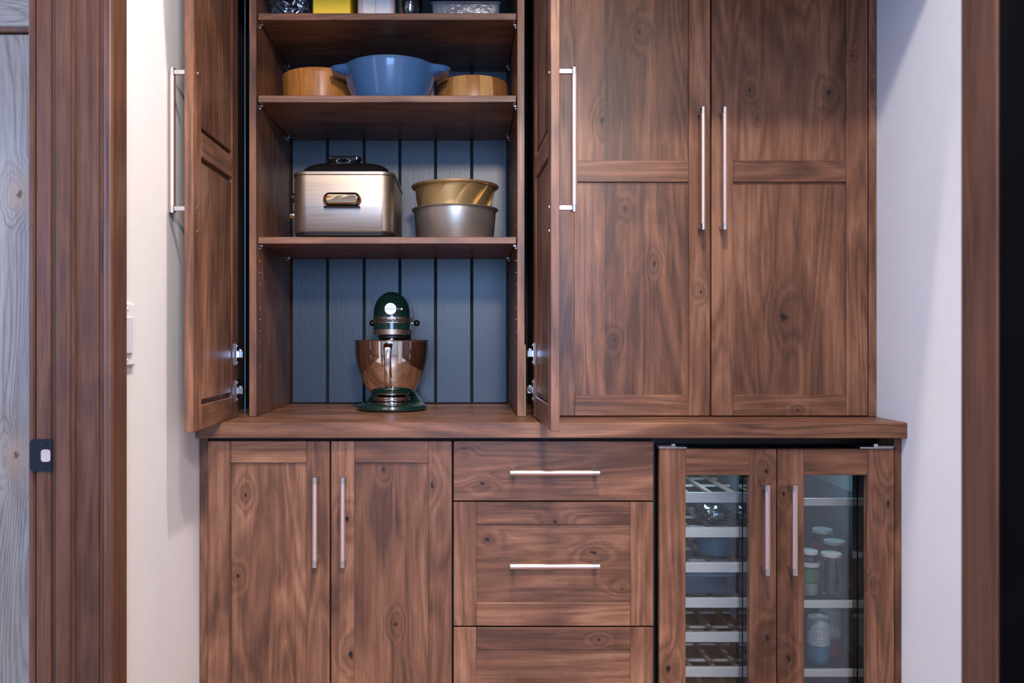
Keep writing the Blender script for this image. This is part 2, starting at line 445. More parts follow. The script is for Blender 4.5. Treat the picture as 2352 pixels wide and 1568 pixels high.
# --- pale pine trim in the room beyond the doorway
tp = thing('trim_1', (-.95, -.45, 0), '', ''); del tp['label']; del tp['category']; tp['kind'] = 'structure'
yq = -.45
zt = Z(78, yq); zs = Z(63, yq)
def pk(pxx, py, r, x0, x1, z0, z1): return (round(X(pxx, yq)-(x0+x1)/2, 4), round(Z(py, yq)-(z0+z1)/2, 4), r)
x0, x1 = -1.16, X(64, yq)+.012
box('plank', x0, x1, yq, yq+.03, 0, zt, wood('pine', 'Z', (pk(46, 446, .012, x0, x1, 0, zt), pk(38, 1048, .014, x0, x1, 0, zt))), tp, .003)
box('drip_strip', x0, x1, yq-.006, yq+.03, zt+.002, zs, T(), tp, .002)
box('head_plank', x0, x1, yq, yq+.03, zs+.002, 2.2, wood('pine', 'X'), tp, .003)

# --- near opening on the right, out of focus: brown casing and a face coloured dark as unlit
tn = thing('trim_2', (.47, -1.45, 0), '', ''); del tn['label']; del tn['category']; tn['kind'] = 'structure'
yn0, yn1 = -1.4755, -1.42
xn = X(2206, yn1)
box('jamb', xn, xn+.02, yn0, yn1, 0, 2.55, T(), tn, .0015)
box('casing', xn+.001, xn+.30, yn0-.014, yn0-.0005, 0, 2.55, plain('shadow_black_board', (.0008, .0009, .0013), .8, vary=.3, spec=.04), tn, .002)  # near-black colour stands for a casing face in shadow
struct(box('wall_right', xn+.021, 1.25, yn0, yn1-.001, 0, HC, M_PLASTER, None, 0))
struct(box('wall_right', XR, 1.25, yn1, -1.36, 0, HC, M_PLASTER, None, 0))

# ============================================================ COUNTERTOP
CT = .9222; CF = -.155
tag(board('countertop', XL+.001, XR-.001, CF, .47, .8838, CT, 'X', None, .0018, knots=False),
    'long thick brown stained wood countertop running across between the two white walls', 'countertop')

# ============================================================ UPPER LEFT CABINET (open)
UC = thing('appliance_cabinet', (X(888), .2, CT), 'open brown wood cabinet with blue plank back standing on the countertop, doors folded out', 'cabinet')
xa0, xa1, xb0, xb1 = X(572), X(588.5), X(1188), X(1205)
TOP = 2.28
for (u, v) in ((xa0, xa1), (xb0, xb1)): board('side_panel', u, v, 0, .47, CT+.0005, TOP, 'Z', UC, .0012, knots=False)
board('top_panel', xa1+.0005, xb0-.0005, .003, .4485, TOP-.03, TOP-.002, 'X', UC, knots=False)
edges = [xa1+.0008] + [X(p, .45) for p in (752.5, 836.5, 918.5, 1000.5, 1083.5)] + [xb0-.0008]
for a, c_ in zip(edges, edges[1:]):
    o = box('back_plank', a+.0022, c_-.0022, .449, .463, CT+.001, TOP-.031, M_PLANK, UC, .003)
box('back_board', xa1+.001, xb0-.001, .4635, .4735, CT+.001, TOP-.031, M_DARK, UC, 0)
SY = .013
shelf_tops = [Z(30, SY), Z(219, SY), Z(544, SY)]
pins = 0
for zt_ in shelf_tops:
    board('shelf', xa1+.0018, xb0-.0018, SY, .446, zt_-.0180, zt_, 'X', UC, .0012, knots=False)
    for (xw, sgn) in ((xa1, 1), (xb0, -1)):
        for yy in (.045, .40):
            b = bmesh.new()
            bx(b, min(xw+.0002*sgn, xw+.008*sgn), max(xw+.0002*sgn, xw+.008*sgn), yy-.003, yy+.003, zt_-.0225, zt_-.0183, .0005)
            cyl(b, (xw+.0002*sgn, yy, zt_-.027), (xw+.003*sgn, yy, zt_-.027), .004, seg=10)
            mk('shelf_pin', b, M_CAP, UC, None, 40)
b = bmesh.new()
for (xw, sgn) in ((xa1, 1), (xb0, -1)):
    for yy in (.045, .40):
        for k in range(40):
            zz = CT+.10+k*.0315
            cyl(b, (xw+.0001*sgn, yy, zz), (xw+.0007*sgn, yy, zz), .0022, seg=8)
pn = mk('pin_hole_sleeves', b, M_BRASS, UC); pn['kind'] = 'stuff'
# pocket linings where the doors slide back
box('pocket_panel', XL+.002, XL+.018, .03, .46, CT+.001, TOP-.002, M_DARK, UC, 0)
box('pocket_back', XL+.019, xa0-.001, .42, .44, CT+.001, TOP-.002, M_DARK, UC, 0)
box('pocket_guide', X(561.5, .05), X(563.5, .05), .05, .055, CT+.001, TOP-.01, plain('dull_blue_grey_metal', (.10, .16, .24), .35, .7), UC, 0)
box('pocket_back', xb1+.001, .2035, .42, .44, CT+.001, TOP-.002, M_DARK, UC, 0)
box('plywood_edge', xb1+.0002, xb1+.0035, .012, .03, CT+.001, CT+.19, M_TAN, UC, 0)
DB = .9246; DH = 2.25-DB
rz = lambda py: Z(py)-DB
rails_up = [(0, rz(906.5)), (rz(417.5), rz(368.5)), (DH-.055, DH)]
RZ = lambda a: Matrix.Rotation(math.radians(a), 4, 'Z')
wd = .366
HZ = 1.5725
# left door, folded straight out along the left wall
ML = Matrix.Translation((-.6136, -.006, DB-.002)) @ RZ(-90)
dl = shaker(UC, ML, wd, DH, rails_up, t=.0205, groove=True)
pull(dl, ML @ Matrix.Translation((wd-.028, 0, HZ-DB)), .322)
MR = Matrix.Translation((.2040, -.006, DB)) @ RZ(91.3) @ Matrix.Translation((-wd, 0, 0))
dr = shaker(UC, MR, wd, DH, rails_up, t=.0195, groove=True)
pull(dr, MR @ Matrix.Translation((.028, 0, HZ-DB)), .322)
for (par, M_, xx, t_) in ((dl, ML, wd-.028, .0205), (dr, MR, .028, .0195)):
    for zz in (HZ+.150, HZ-.150, HZ-.203):
        b = bmesh.new(); cyl(b, (xx, t_, zz-DB), (xx, t_+.0018, zz-DB), .0040, .0030, seg=14)
        mk('screw', b, M_CHROME, par, M_, 40)
    for py in (812, 896):
        zc = Z(py, -.03)-DB; hx = .020 if xx > .1 else wd-.020; sg = -1 if xx > .1 else 1
        b = bmesh.new()
        bx(b, hx-.006, hx+.006, t_+.0002, t_+.0035, zc-.029, zc+.029, .001)
        bx(b, hx-.004+sg*.008, hx+.004+sg*.008, t_+.0002, t_+.017, zc-.009, zc+.009, .0015)
        for q in (-1, 1): cyl(b, (hx, t_+.003, zc+q*.022), (hx, t_+.0055, zc+q*.022), .004, .003, seg=12)
        cyl(b, (hx+sg*.008, t_+.010, zc+.009), (hx+sg*.008, t_+.010, zc+.013), .005, seg=12)
        mk('hinge', b, M_CHROME, par, M_, 40)

# ============================================================ UPPER RIGHT CABINET
UR = thing('pantry_cabinet', (X(1650), .2, CT), 'closed tall brown knotty wood cabinet with two panelled doors right of the open cabinet', 'cabinet')
board('side_panel', X(1996), X(2012.5), -.001, .47, CT+.0005, TOP, 'Z', UR)
board('side_panel', .2060, .236, .023, .47, CT+.0005, TOP, 'Z', UR, knots=False)
box('carcass', .2365, X(1995), .0225, .47, CT+.001, TOP-.002, M_DARK, UR, 0)
for (p0, p1, hp) in ((1271, 1631, 1614.5), (1634.5, 1993.5, 1664.5)):
    x0, x1 = X(p0), X(p1)
    d = shaker(UR, Matrix.Translation((x0, 0, DB)), x1-x0, DH, rails_up, st=.0565, knot_at=(x0, 0, DB))
    pull(d, Matrix.Translation((X(hp, -.036), 0, Z(387, -.036))), .318)

# ============================================================ BASE CABINETS
LY = -.13
lx = lambda p: X(p, LY); lz = lambda q: Z(q, LY)
BT = lz(1012.5); BB = .11
BC = thing('base_cabinet', (lx(750), .15, 0), 'brown wood base cabinet with two panelled doors under the left end of the countertop', 'cabinet')
board('filler_strip', XL+.002, lx(476), LY+.006, .46, 0, .8825, 'Z', BC)
box('carcass', lx(477), lx(1039), LY+.0225, .46, 0.0, .8825, M_DARK, BC, 0)
for (p0, p1, hp) in ((477, 757, 723), (760.5, 1037.5, 787)):
    x0, x1 = lx(p0), lx(p1); h = BT-BB
    d = shaker(BC, Matrix.Translation((x0, LY, BB)), x1-x0, h, [(0, .058), (lz(1062.5)-BB, h)], st=.0575, knot_at=(x0, LY, BB))
    pull(d, Matrix.Translation((X(hp, LY-.036), LY, Z(1199, LY-.036))), .220)
DU = thing('drawer_cabinet', (lx(1270), .15, 0), 'brown wood drawer cabinet with three stacked drawers under the middle of the countertop', 'cabinet')
box('carcass', lx(1040.5), lx(1503.5), LY+.0225, .46, 0, .8825, M_DARK, DU, 0)
x0, x1 = lx(1042), lx(1500.5)
d1 = board('drawer', x0, x1, LY, LY+.020, lz(1149.5), BT, 'X', DU)
MH = lambda cx_, cz_: Matrix.Translation((cx_, LY, cz_)) @ Matrix.Rotation(PI/2, 4, 'Y')
pull(d1, MH(X(1274.5, LY-.036), Z(1085.5, LY-.036)), .2185)
for (pt, pb, r0, r1, hy) in ((1153, 1437, 1204, 1384, 1300.5), (1441, 1725, 1491.5, 1672, 1588)):
    zb = lz(pb); h = lz(pt)-zb
    d = shaker(DU, Matrix.Translation((x0, LY, zb)), x1-x0, h, [(0, lz(r1)-zb), (lz(r0)-zb, h)], st=.0565, name='drawer', knot_at=(x0, LY, zb))
    pull(d, MH(X(1274.5, LY-.036), Z(hy, LY-.036)), .2185)
box('drawer', x0, x1, LY, LY+.020, .11, lz(1729), wood('alder', 'X'), DU)

# ============================================================ BEVERAGE COOLER with wood-framed glass doors
BV = thing('beverage_cooler', (lx(1785), .15, 0), 'built-in beverage cooler with two wood framed glass doors under the right end of the countertop', 'cooler')
board('filler_strip', lx(2056.5), XR-.001, LY+.003, .46, 0, .8825, 'Z', BV)
fx0, fx1 = lx(1514), lx(2054.5); fz1 = lz(1031); fz0 = .11
IY0, IY1 = -.045, .40
# body: liner walls
xm = (lx(1784.5))
box('side_wall', fx0-.003, fx0+.012, IY0, IY1, fz0, fz1-.004, M_LINER, BV, 0)
box('side_wall', fx1-.012, fx1+.001, IY0, IY1, fz0, fz1-.004, M_LINER, BV, 0)
box('divider', xm-.012, xm+.012, IY0, IY1-.002, fz0+.016, fz1-.025, M_LINER, BV, 0)
box('back_wall', fx0-.003, fx1+.001, IY1+.001, IY1+.02, fz0, fz1-.004, M_LINER, BV, 0)
box('top_wall', fx0+.0125, fx1-.0125, IY0, IY1, fz1-.024, fz1-.004, M_LINER, BV, 0)
box('bottom_wall', fx0+.0125, fx1-.0125, IY0, IY1, fz0, fz0+.015, M_LINER, BV, 0)
box('top_gap_shade', lx(1505), fx1+.001, -.04, .40, fz1+.002, .8825, M_BLACK, BV, 0)  # black box stands for the shade in the gap above the doors
box('hinge_gap_shade', lx(1504.5), lx(1512), -.09, .3, 0, .8825, M_BLACK, BV, 0)  # black box stands for the shade in the gap beside the door
for (p0, p1, g0, g1, hp) in ((1515, 1783.5, 1575, 1722, 1763), (1786, 2054, 1847, 1993, 1826)):
    x0, x1 = lx(p0), lx(p1); a, c_ = lx(g0), lx(g1); zg = lz(1091); h0 = .11; zgb = h0+.065
    b = bx(bmesh.new(), a-.006, c_+.006, -.078, -.073, zgb-.006, zg+.006, 0)
    d = mk('door', b, M_GLASS, BV)
    board('stile', x0, a, LY, LY+.022, h0, fz1, 'Z', d); board('stile', c_, x1, LY, LY+.022, h0, fz1, 'Z', d)
    board('rail', a+.0002, c_-.0002, LY, LY+.022, zg, fz1, 'X', d); board('rail', a+.0002, c_-.0002, LY, LY+.022, h0, zgb, 'X', d)
    b = bmesh.new()
    for (u0, u1, v0, v1) in ((x0+.003, a, h0, fz1-.003), (c_, x1-.003, h0, fz1-.003), (a+.0002, c_-.0002, zg, fz1-.003), (a+.0002, c_-.0002, h0, zgb)):
        bx(b, u0, u1, LY+.0225, -.0795, v0, v1, 0)
        bx(b, u0, u1, -.0715, -.047, v0, v1, 0)
    mk('gasket_frame', b, M_BLACKGLOSS, d)
    pull(d, Matrix.Translation((X(hp, LY-.036), LY, Z(1217, LY-.036))), .220)
for (pa, pb, s) in ((1511, 1578, 1), (1976, 2054, -1)):
    b = bmesh.new(); u0, u1 = lx(pa), lx(pb); zz = fz1+.001
    if s > 0: bx(b, u0+.002, u1, LY-.001, LY+.03, zz, zz+.0045, .0008); bx(b, u0, u0+.045, LY-.006, LY+.02, zz+.005, zz+.0085, .0015)
    else: bx(b, u0, u1-.002, LY-.001, LY+.03, zz, zz+.0045, .0008); bx(b, u1-.045, u1, LY-.006, LY+.02, zz+.005, zz+.0085, .0015)
    m0 = u0+.033 if s > 0 else u1-.052
    bx(b, m0, m0+.010, LY-.005, LY+.01, zz+.004, zz+.013, .001)
    mk('hinge', b, brushed('grey_hinge_steel', (.50, .53, .58), .3, 'X'), BV)
RY = -.038
LX0, LX1 = fx0+.014, xm-.014; RX0, RX1 = xm+.014, fx1-.014
slat_m = plain('pale_beech_slat', (.40, .31, .25), .5, vary=.12)
for pt in (1132, 1212, 1292.5, 1373.5, 1452.5, 1532.5, 1612):
    z1 = Z(pt, RY); 
    rk = box('wine_rack', LX0, LX1, RY, RY+.012, z1-.0250, z1, M_BAR, BV, .001)
    for k in range(4):
        xs = LX0+.035+k*.062
        box('slat', xs-.006, xs+.006, RY+.0125, IY1-.02, z1-.016, z1-.008, slat_m, rk, .001)
    for k in range(3):
        box('cross_bar', LX0+.004, LX1-.004, .06+k*.12, .068+k*.12, z1-.022, z1-.0165, M_BAR, rk, 0)
for pt in (1145, 1380, 1538):
    z1 = Z(pt, RY)
    rk = box('shelf', RX0, RX1, RY, RY+.012, z1-.0185, z1, M_BAR, BV, .001)
    box('glass_shelf', RX0+.001, RX1-.001, RY+.0125, IY1-.01, z1-.008, z1-.002, clear('shelf_glass', (.78, .88, .90), .15, .03, .06), rk, 0)
area('cooler_lamp', ((LX0+LX1)/2, .10, fz1-.030), ((LX0+LX1)/2, .10, 0), 0.12, 0.25, (.62, .84, 1.0))
area('cooler_lamp', ((RX0+RX1)/2, .10, fz1-.030), ((RX0+RX1)/2, .10, 0), 0.12, 0.3, (.66, .85, 1.0))

# --- things in the cooler
def bag(name, c, s, seed, mat, label, cat='bag', disp=.22, flat=.3, sub=4):
    rnd = random.Random(seed); b = bmesh.new(); bmesh.ops.create_icosphere(b, subdivisions=sub, radius=1)
    dirs = [(Vector((rnd.uniform(-1, 1), rnd.uniform(-1, 1), rnd.uniform(-1, 1))).normalized(), rnd.uniform(2, 11), rnd.uniform(0, 6)) for _ in range(14)]
    for v in b.verts:
        n = v.co.normalized(); k = sum(abs(math.sin(f*n.dot(d)+p))-.6 for d, f, p in dirs)/5
        q = n*(1+disp*k)
        q = Vector((math.copysign(abs(q.x)**.75, q.x)*s[0], math.copysign(abs(q.y)**.75, q.y)*s[1], q.z*s[2]))
        q.z = max(q.z, -s[2]*.62); v.co = q
    m = min(v.co.z for v in b.verts)
    for v in b.verts: v.co += Vector((c[0], c[1], c[2]-m))
    return tag(mk(name, b, mat, None, None, 28), label, cat)
rt = lambda pt: Z(pt, RY)
XF = lambda p, y: X(p, y)
bag('plastic_bag', (.690, .07, rt(1212)+.0005), (.056, .06, .029), 3, clear('blue_tinted_film', (.42, .62, .74), .4, .12, .16), 'crumpled teal plastic bag on the second rack from top behind the cooler glass')
bag('plastic_bag', (.572, .05, rt(1292.5)+.0005), (.046, .05, .029), 11, M_PLASTICFILM, 'crumpled clear plastic bag left of the round blue tub in the cooler')
b = bmesh.new()
lathe(b, [(0, 0), (.040, 0), (.046, .006), (.052, .048), (.0545, .050), (.0545, .053), (.051, .053), (.045, .008), (0, .006)], 36, (.682, .06, rt(1292.5)+.0005))
tag(mk('food_tub', b, plain('blue_translucent_plastic', (.06, .20, .32), .25), None, None, 35), 'round blue plastic tub on the third rack of the cooler', 'tub')
b = bmesh.new(); zz = rt(1373.5)+.0005
loft(b, [rrect(.622, .075, .098-k, .085-k, .02, zz+h) for k, h in ((.004, 0), (0, .004), (0, .044), (.003, .048))])
bk = tag(mk('storage_box', b, plain('navy_blue_plastic', (.035, .075, .13), .3), None, None, 40), 'wide low navy blue box with pale lid on the fourth cooler rack', 'box')
b = bmesh.new(); loft(b, [rrect(.622, .075, .100-k, .087-k, .02, zz+h) for k, h in ((0, .0483), (0, .055), (.004, .058))])
mk('lid', b, plain('pale_blue_plastic', (.17, .27, .36), .3), bk, None, 40)['label'] = 'paler blue lid'

def jar(x, y, z, r, h, liquid, label, band=None, name='glass_jar'):
    root = thing(name, (x, y, z), label, 'jar')
    b = lathe(bmesh.new(), [(0, .001), (r*.9, .001), (r, .006), (r, h*.68), (r*.96, h*.76), (r*.80, h*.86), (r*.80, h*.965)], 32, (x, y, z))
    mk('glass_body', b, M_CLEAR, root, None, 40)
    b = lathe(bmesh.new(), [(0, h), (r*.78, h), (r*.86, h*1.0), (r*.88, h*.985), (r*.88, h*.93), (r*.84, h*.93), (r*.84, h*.97), (0, h*.975)], 32, (x, y, z))
    mk('lid', b, M_BAR, root, None, 40)
    if liquid:
        b = lathe(bmesh.new(), [(0, .004), (r*.9, .004), (r*.93, .008), (r*.93, h*liquid[0]), (0, h*liquid[0])], 28, (x, y, z))
        mk('contents', b, liquid[1], root, None, 40)
    if band:
        b = lathe(bmesh.new(), [(r+.0003, h*band[0]), (r+.0008, h*band[0]), (r+.0008, h*band[1]), (r+.0003, h*band[1])], 32, (x, y, z))
        mk('label_band', b, band[2], root, None, 40)
    return root
zs2 = rt(1380)+.0002
jar(X(1909, .015), .015, zs2, .030, .112, None, 'clear glass jar with silver lid standing in front on the middle right cooler shelf')
jar(X(1917, .085), .085, zs2, .031, .128, None, 'clear glass jar directly behind the front jar in the cooler')
jar(X(1889, .155), .155, zs2, .031, .144, None, 'tall jar with red label at the back of the middle cooler shelf', (.50, .78, plain('red_paper', (.35, .06, .06), .6)))
jl = jar(X(1857, .02), .02, zs2, .027, .118, (.30, plain('cream_sauce', (.66, .62, .54), .5)), 'jar with green and white label beside the left edge of the cooler glass', (.34, .62, plain('green_paper', (.10, .22, .09), .6)))
b = lathe(bmesh.new(), [(.0273, .078), (.0279, .078), (.0279, .090), (.0273, .090)], 32, (X(1857, .02), .02, zs2)); mk('seal_band', b, plain('white_paper', (.75, .75, .74), .6), jl, None, 40)

def can(x, y, z, r, h, col, label, nm):
    root = thing('drink_can', (x, y, z), label, 'can')
    paint = plain('pale_can_paint', (.58, .64, .72), .3, .2); low = plain(nm, col, .3, .2)
    b = bmesh.new(); lathe(b, [(0, .004), (r*.72, .002), (r*.80, 0), (r*.97, .008), (r, .014), (r, h*.42)], 36, (x, y, z)); mk('lower_wall', b, low, root, None, 40)
    b = bmesh.new(); lathe(b, [(r, h*.42), (r, h*.88), (r*.96, h*.925), (r*.85, h*.975)], 36, (x, y, z)); mk('upper_wall', b, paint, root, None, 40)
    b = bmesh.new(); lathe(b, [(r*.85, h*.975), (r*.87, h*.995), (r*.85, h), (r*.81, h*.995), (r*.78, h*.965), (0, h*.965)], 36, (x, y, z)); ld = mk('lid', b, M_BAR, root, None, 40)
    b = bmesh.new(); bx(b, x-.006, x+.006, y-.012, y+.010, z+h*.967, z+h*.975, .0015); mk('pull_tab', b, M_BAR, ld)
    # printed panel, standing a hair off the wall
    ink = plain('grey_can_print', (.22, .27, .34), .4)
    def patch(a0, a1, z0, z1, bm):
        lathe_ = []
        for q in range(9):
            a = a0+(a1-a0)*q/8; lathe_.append((x+(r+.0002)*math.cos(a), y+(r+.0002)*math.sin(a)))
        for (p, q) in zip(lathe_, lathe_[1:]):
            bm.faces.new([bm.verts.new((p[0], p[1], z+z0)), bm.verts.new((q[0], q[1], z+z0)), bm.verts.new((q[0], q[1], z+z1)), bm.verts.new((p[0], p[1], z+z1))])
    b = bmesh.new(); c0 = -PI/2-.35
    for (a, c_, u, v) in ((c0-.42, c0+.42, .80, .81), (c0-.42, c0+.42, .54, .55), (c0-.42, c0-.38, .54, .81), (c0+.38, c0+.42, .54, .81), (c0-.25, c0+.25, .47, .485), (c0-.3, c0+.1, .62, .63), (c0-.3, c0+.2, .66, .67), (c0-.3, c0+.15, .70, .71)):
        patch(a, c_, u*h, v*h, b)
    mk('printed_panel', b, ink, root)
zs3 = rt(1538)+.0002
can(X(1880, .018), .018, zs3, .0300, .120, (.06, .22, .40), 'white and blue drink can in front on the lowest visible right cooler shelf', 'blue_can_paint')
can(X(1930, .078)-.030, .078, zs3, .0300, .120, (.42, .085, .085), 'white and red drink can standing behind the blue one in the cooler', 'red_can_paint')

# ============================================================ STAND MIXER
mx, my, mz = X(900, .22), .22, CT+.0006
MX = thing('stand_mixer', (mx, my, mz), 'dark green stand mixer with shiny steel bowl on the countertop inside the open cabinet', 'mixer')
z = lambda py, y=.22: Z(py, y)
b = bmesh.new()
prof = [(.094, 0), (.1015, .003), (.1025, .008), (.099, .014), (.090, .018), (.070, .020)]
loft(b, [stadium(mx, my, my+.085, r, mz+h, 20, r*.88) for r, h in prof])
mk('base', b, M_GREEN, MX, None, 35)
b = bmesh.new(); rg = []
for h, hw, ya, yb in ((.018, .083, .02, .165), (.026, .076, .035, .165), (.045, .062, .062, .165), (.070, .052, .085, .163), (.13, .047, .098, .160), (.185, .047, .098, .160), (.225, .050, .085, .165)):
    rg.append(rrect(mx, my+(ya+yb)/2, hw, (yb-ya)/2, .028, mz+h, 6))
loft(b, rg); mk('column', b, M_GREEN, MX, None, 50)
hr = .0532; hz0 = z(756); hz1 = z(720); hzt = Z(668, .175)
b = bmesh.new(); rg = []
for k in range(15):
    if k < 4: zz = hz0+(hz1-hz0)*k/3; r = hr
    else:
        a = (k-3)/11*PI/2*.985; zz = hz1+(hzt-hz1)*math.sin(a); r = hr*math.cos(a)
    rg.append(stadium(mx, my, my+.135, r, zz, 16, r*.95))
loft(b, rg); mk('head', b, M_GREEN, MX, None, 60)
bz0, bz1 = Z(742, .167), Z(727, .167)
b = bmesh.new()
rr = hr+.0009
loft(b, [stadium(mx, my, my+.130, q, zz, 24, q) for q, zz in ((rr-.0015, bz0), (rr, bz0+.0008), (rr, bz1-.0008), (rr-.0015, bz1))], True, True)
bd = mk('trim_band', b, M_STEEL, MX, None, 40); bd['label'] = 'satin steel band with black lettering'
# lettering wrapped round the nose of the head
tcv = bpy.data.curves.new('lettering', 'FONT'); tcv.body = 'KitchenAid'; tcv.size = .0150; tcv.offset = .00075; tcv.align_x = 'CENTER'; tcv.space_character = 1.0
tcv.extrude = .0002; tcv.resolution_u = 3
to = bpy.data.objects.new('lettering', tcv); C.objects.link(to)
dg = bpy.context.evaluated_depsgraph_get(); me = bpy.data.meshes.new_from_object(to.evaluated_get(dg))
bpy.data.objects.remove(to); bpy.data.curves.remove(tcv)
b = bmesh.new(); b.from_mesh(me); bpy.data.meshes.remove(me)
bmesh.ops.subdivide_edges(b, edges=[e for e in b.edges if abs(e.verts[0].co.x-e.verts[1].co.x) > .002], cuts=2)
xs = [v.co.x for v in b.verts]; wide = max(xs)-min(xs); mid = (max(xs)+min(xs))/2; fit = .083/wide
for v in b.verts:
    u = (v.co.x-mid)*fit; a = u/rr - .06; zz = v.co.y; q = rr+.0001+max(0, v.co.z)
    v.co = Vector((mx+q*math.sin(a), my-q*math.cos(a), (bz0+bz1)/2-.0052+zz))
mk('lettering', b, M_BLACK, bd)
def ring(name, r, z0, z1, mat, lip=.001, par=MX):
    b = lathe(bmesh.new(), [(0, z0), (r-lip, z0), (r, z0+lip), (r, z1-lip), (r-lip, z1), (0, z1)], 44, (mx, my, 0)); return mk(name, b, mat, par, None, 35)
ring('lower_ring', .0525, z(768.5), z(755.5), M_STEEL)
ring('planetary_hub', .040, z(776), z(768.7), M_BLACK)
ring('beater_shaft', .010, z(830), z(776.2), M_CHROME)
# attachment hub on the nose, with its thumb screw
ny = my-hr*.93; kz = Z(709, .165); kx = X(897, .165)
b = bmesh.new(); cyl(b, (kx, ny+.012, kz), (kx, ny-.006, kz), .0185, seg=32); cyl(b, (kx, ny-.006, kz), (kx, ny-.0085, kz), .0185, .0165, seg=32)
hb = mk('attachment_cap', b, brushed('satin_chrome_cap', (.50, .50, .51), .30, 'X'), MX, None, 30); hb['label'] = 'round chrome cap on the nose'
b = bmesh.new(); bx(b, kx-.0165, kx+.0165, ny-.0100, ny-.0082, kz-.0018, kz+.0018, .0005); 
for q in range(7): bx(b, kx-.010+q*.003, kx-.0085+q*.003, ny-.0100, ny-.0084, kz+.005, kz+.0085, .0003)
mk('raised_mark', b, M_STEEL, hb)
b = bmesh.new(); cyl(b, (kx+.016, ny+.004, kz), (kx+.027, ny+.002, kz), .0028, seg=12); sphere(b, (kx+.031, ny+.002, kz), .0062, 1.15, 1, 1)
mk('thumb_screw', b, M_CHROME, MX, None, 40)
for s, ppx in ((-1, 855.5), (1, 957)):
    cx_ = X(ppx, .25); zz = Z(742, .25)
    b = bmesh.new(); sphere(b, (cx_, .25, zz), .0095); mk('lever_knob', b, M_BLACKGLOSS, MX, None, 60)
    b = bmesh.new(); cyl(b, (cx_-s*.0085, .25, zz), (mx+s*.0525, .25, zz), .0028, seg=10); mk('lever', b, M_CHROME, MX, None, 40)
# bowl
rz_ = z(782)
bp = [(.0985, rz_-.0035), (.1060, rz_-.0012), (.1090, rz_), (.1095, rz_+.001), (.1090, rz_+.002), (.1070, rz_+.001), (.1058, rz_-.004)]
out = [(0, z(906)), (.044, z(906)), (.052, z(905)), (.0636, z(899)), (.0735, z(889)), (.081, z(879)), (.0865, z(870)), (.091, z(860)), (.0985, z(845)), (.1035, z(828)), (.1058, z(810)), (.1068, z(792)), (.1072, rz_-.002), (.1095, rz_-.001), (.1100, rz_+.0005), (.1092, rz_+.0018), (.1060, rz_+.0005), (.1050, z(792)), (.1038, z(810)), (.1015, z(828)), (.0965, z(845)), (.088, z(862)), (.078, z(880)), (.060, z(899)), (.04, z(903)), (0, z(903.5))]
BO = mk('bowl', lathe(bmesh.new(), out, 72, (mx, my, 0)), M_CHROME, MX, None, 50); BO['label'] = 'mirror polished steel bowl'
zb = mz+.0205
ft = [(.040, z(906.2)), (.0475, z(908)), (.0545, z(910)), (.0550, z(912)), (.0500, z(914)), (.0540, z(916)), (.0545, z(918)), (.0500, z(920)), (.0445, z(922.5)), (.0440, z(927)), (.0520, z(930)), (.0555, zb+.002), (.0560, zb), (.03, zb), (.03, z(906.2)), (.040, z(906.2))]
mk('bowl_foot', lathe(bmesh.new(), ft, 56, (mx, my, 0)), M_CHROME, BO, None, 35)
# strap handle towards the camera
hx = X(891, .09)
path = [(.1045, z(789)), (.118, z(789)), (.134, z(792)), (.1425, z(800)), (.144, z(815)), (.1425, z(835)), (.138, z(855)), (.130, z(872)), (.120, z(882)), (.108, z(884)), (.090, z(880))]
wds = [.0150, .0150, .0145, .0135, .0115, .0100, .0100, .0105, .0115, .0115, .010]
b = bmesh.new(); rg = []
for i, ((r, zz), hw) in enumerate(zip(path, wds)):
    p0 = path[max(0, i-1)]; p1 = path[min(len(path)-1, i+1)]
    t = Vector((0, -(p1[0]-p0[0]), p1[1]-p0[1])).normalized(); nrm = Vector((0, -t.z, t.y))
    c_ = Vector((hx, my-r, zz)); rg.append([c_+Vector((hw*.86*math.cos(a), 0, 0))+nrm*.0042*math.sin(a) for a in [2*PI*k/16 for k in range(16)]])
loft(b, rg); bmesh.ops.recalc_face_normals(b, faces=b.faces); mk('bowl_handle', b, M_CHROME, BO, None, 60)

# ============================================================ ROASTER OVEN (shelf 3)
S3 = shelf_tops[2]; S2 = shelf_tops[1]; S1 = shelf_tops[0]
ry0, ry1 = .052, .405; rcx = X(787, ry0); rhx = .1375; rcy = (ry0+ry1)/2; rhy = (ry1-ry0)/2
RO = thing('roaster_oven', (rcx, rcy, S3), 'brushed steel electric roaster with black domed lid on the lower shelf', 'roaster')
rzb, rzt = Z(533, ry0), Z(401, ry0)
b = bmesh.new()
loft(b, [rrect(rcx, rcy, rhx-k, rhy-k, .040, zz, 8) for k, zz in ((.003, rzb), (0, rzb+.004), (0, rzt-.002), (.001, rzt))])
mk('body', b, M_STEEL, RO, None, 40)
b = bmesh.new(); loft(b, [rrect(rcx, rcy, rhx-k, rhy-k, .040, zz, 8) for k, zz in ((.012, S3+.007), (.004, S3+.009), (.002, rzb-.0002))]); mk('bottom_rim', b, M_BLACK, RO, None, 40)
for sx in (-1, 1):
    for sy in (-1, 1):
        b = bmesh.new(); cyl(b, (rcx+sx*.082, rcy+sy*.135, S3+.0004), (rcx+sx*.082, rcy+sy*.135, S3+.0072), .008, .010); mk('foot', b, M_BLACK, RO, None, 40)
b = bmesh.new(); loft(b, [rrect(rcx, rcy, rhx+k, rhy+k, .042, zz, 8) for k, zz in ((-.001, rzt+.0002), (.0022, rzt+.0015), (.0022, rzt+.008), (-.002, rzt+.0105))]); mk('rim', b, M_STEEL, RO, None, 40)
lz0 = rzt+.0107; ltop = Z(388, rcy)
b = bmesh.new(); rg = []
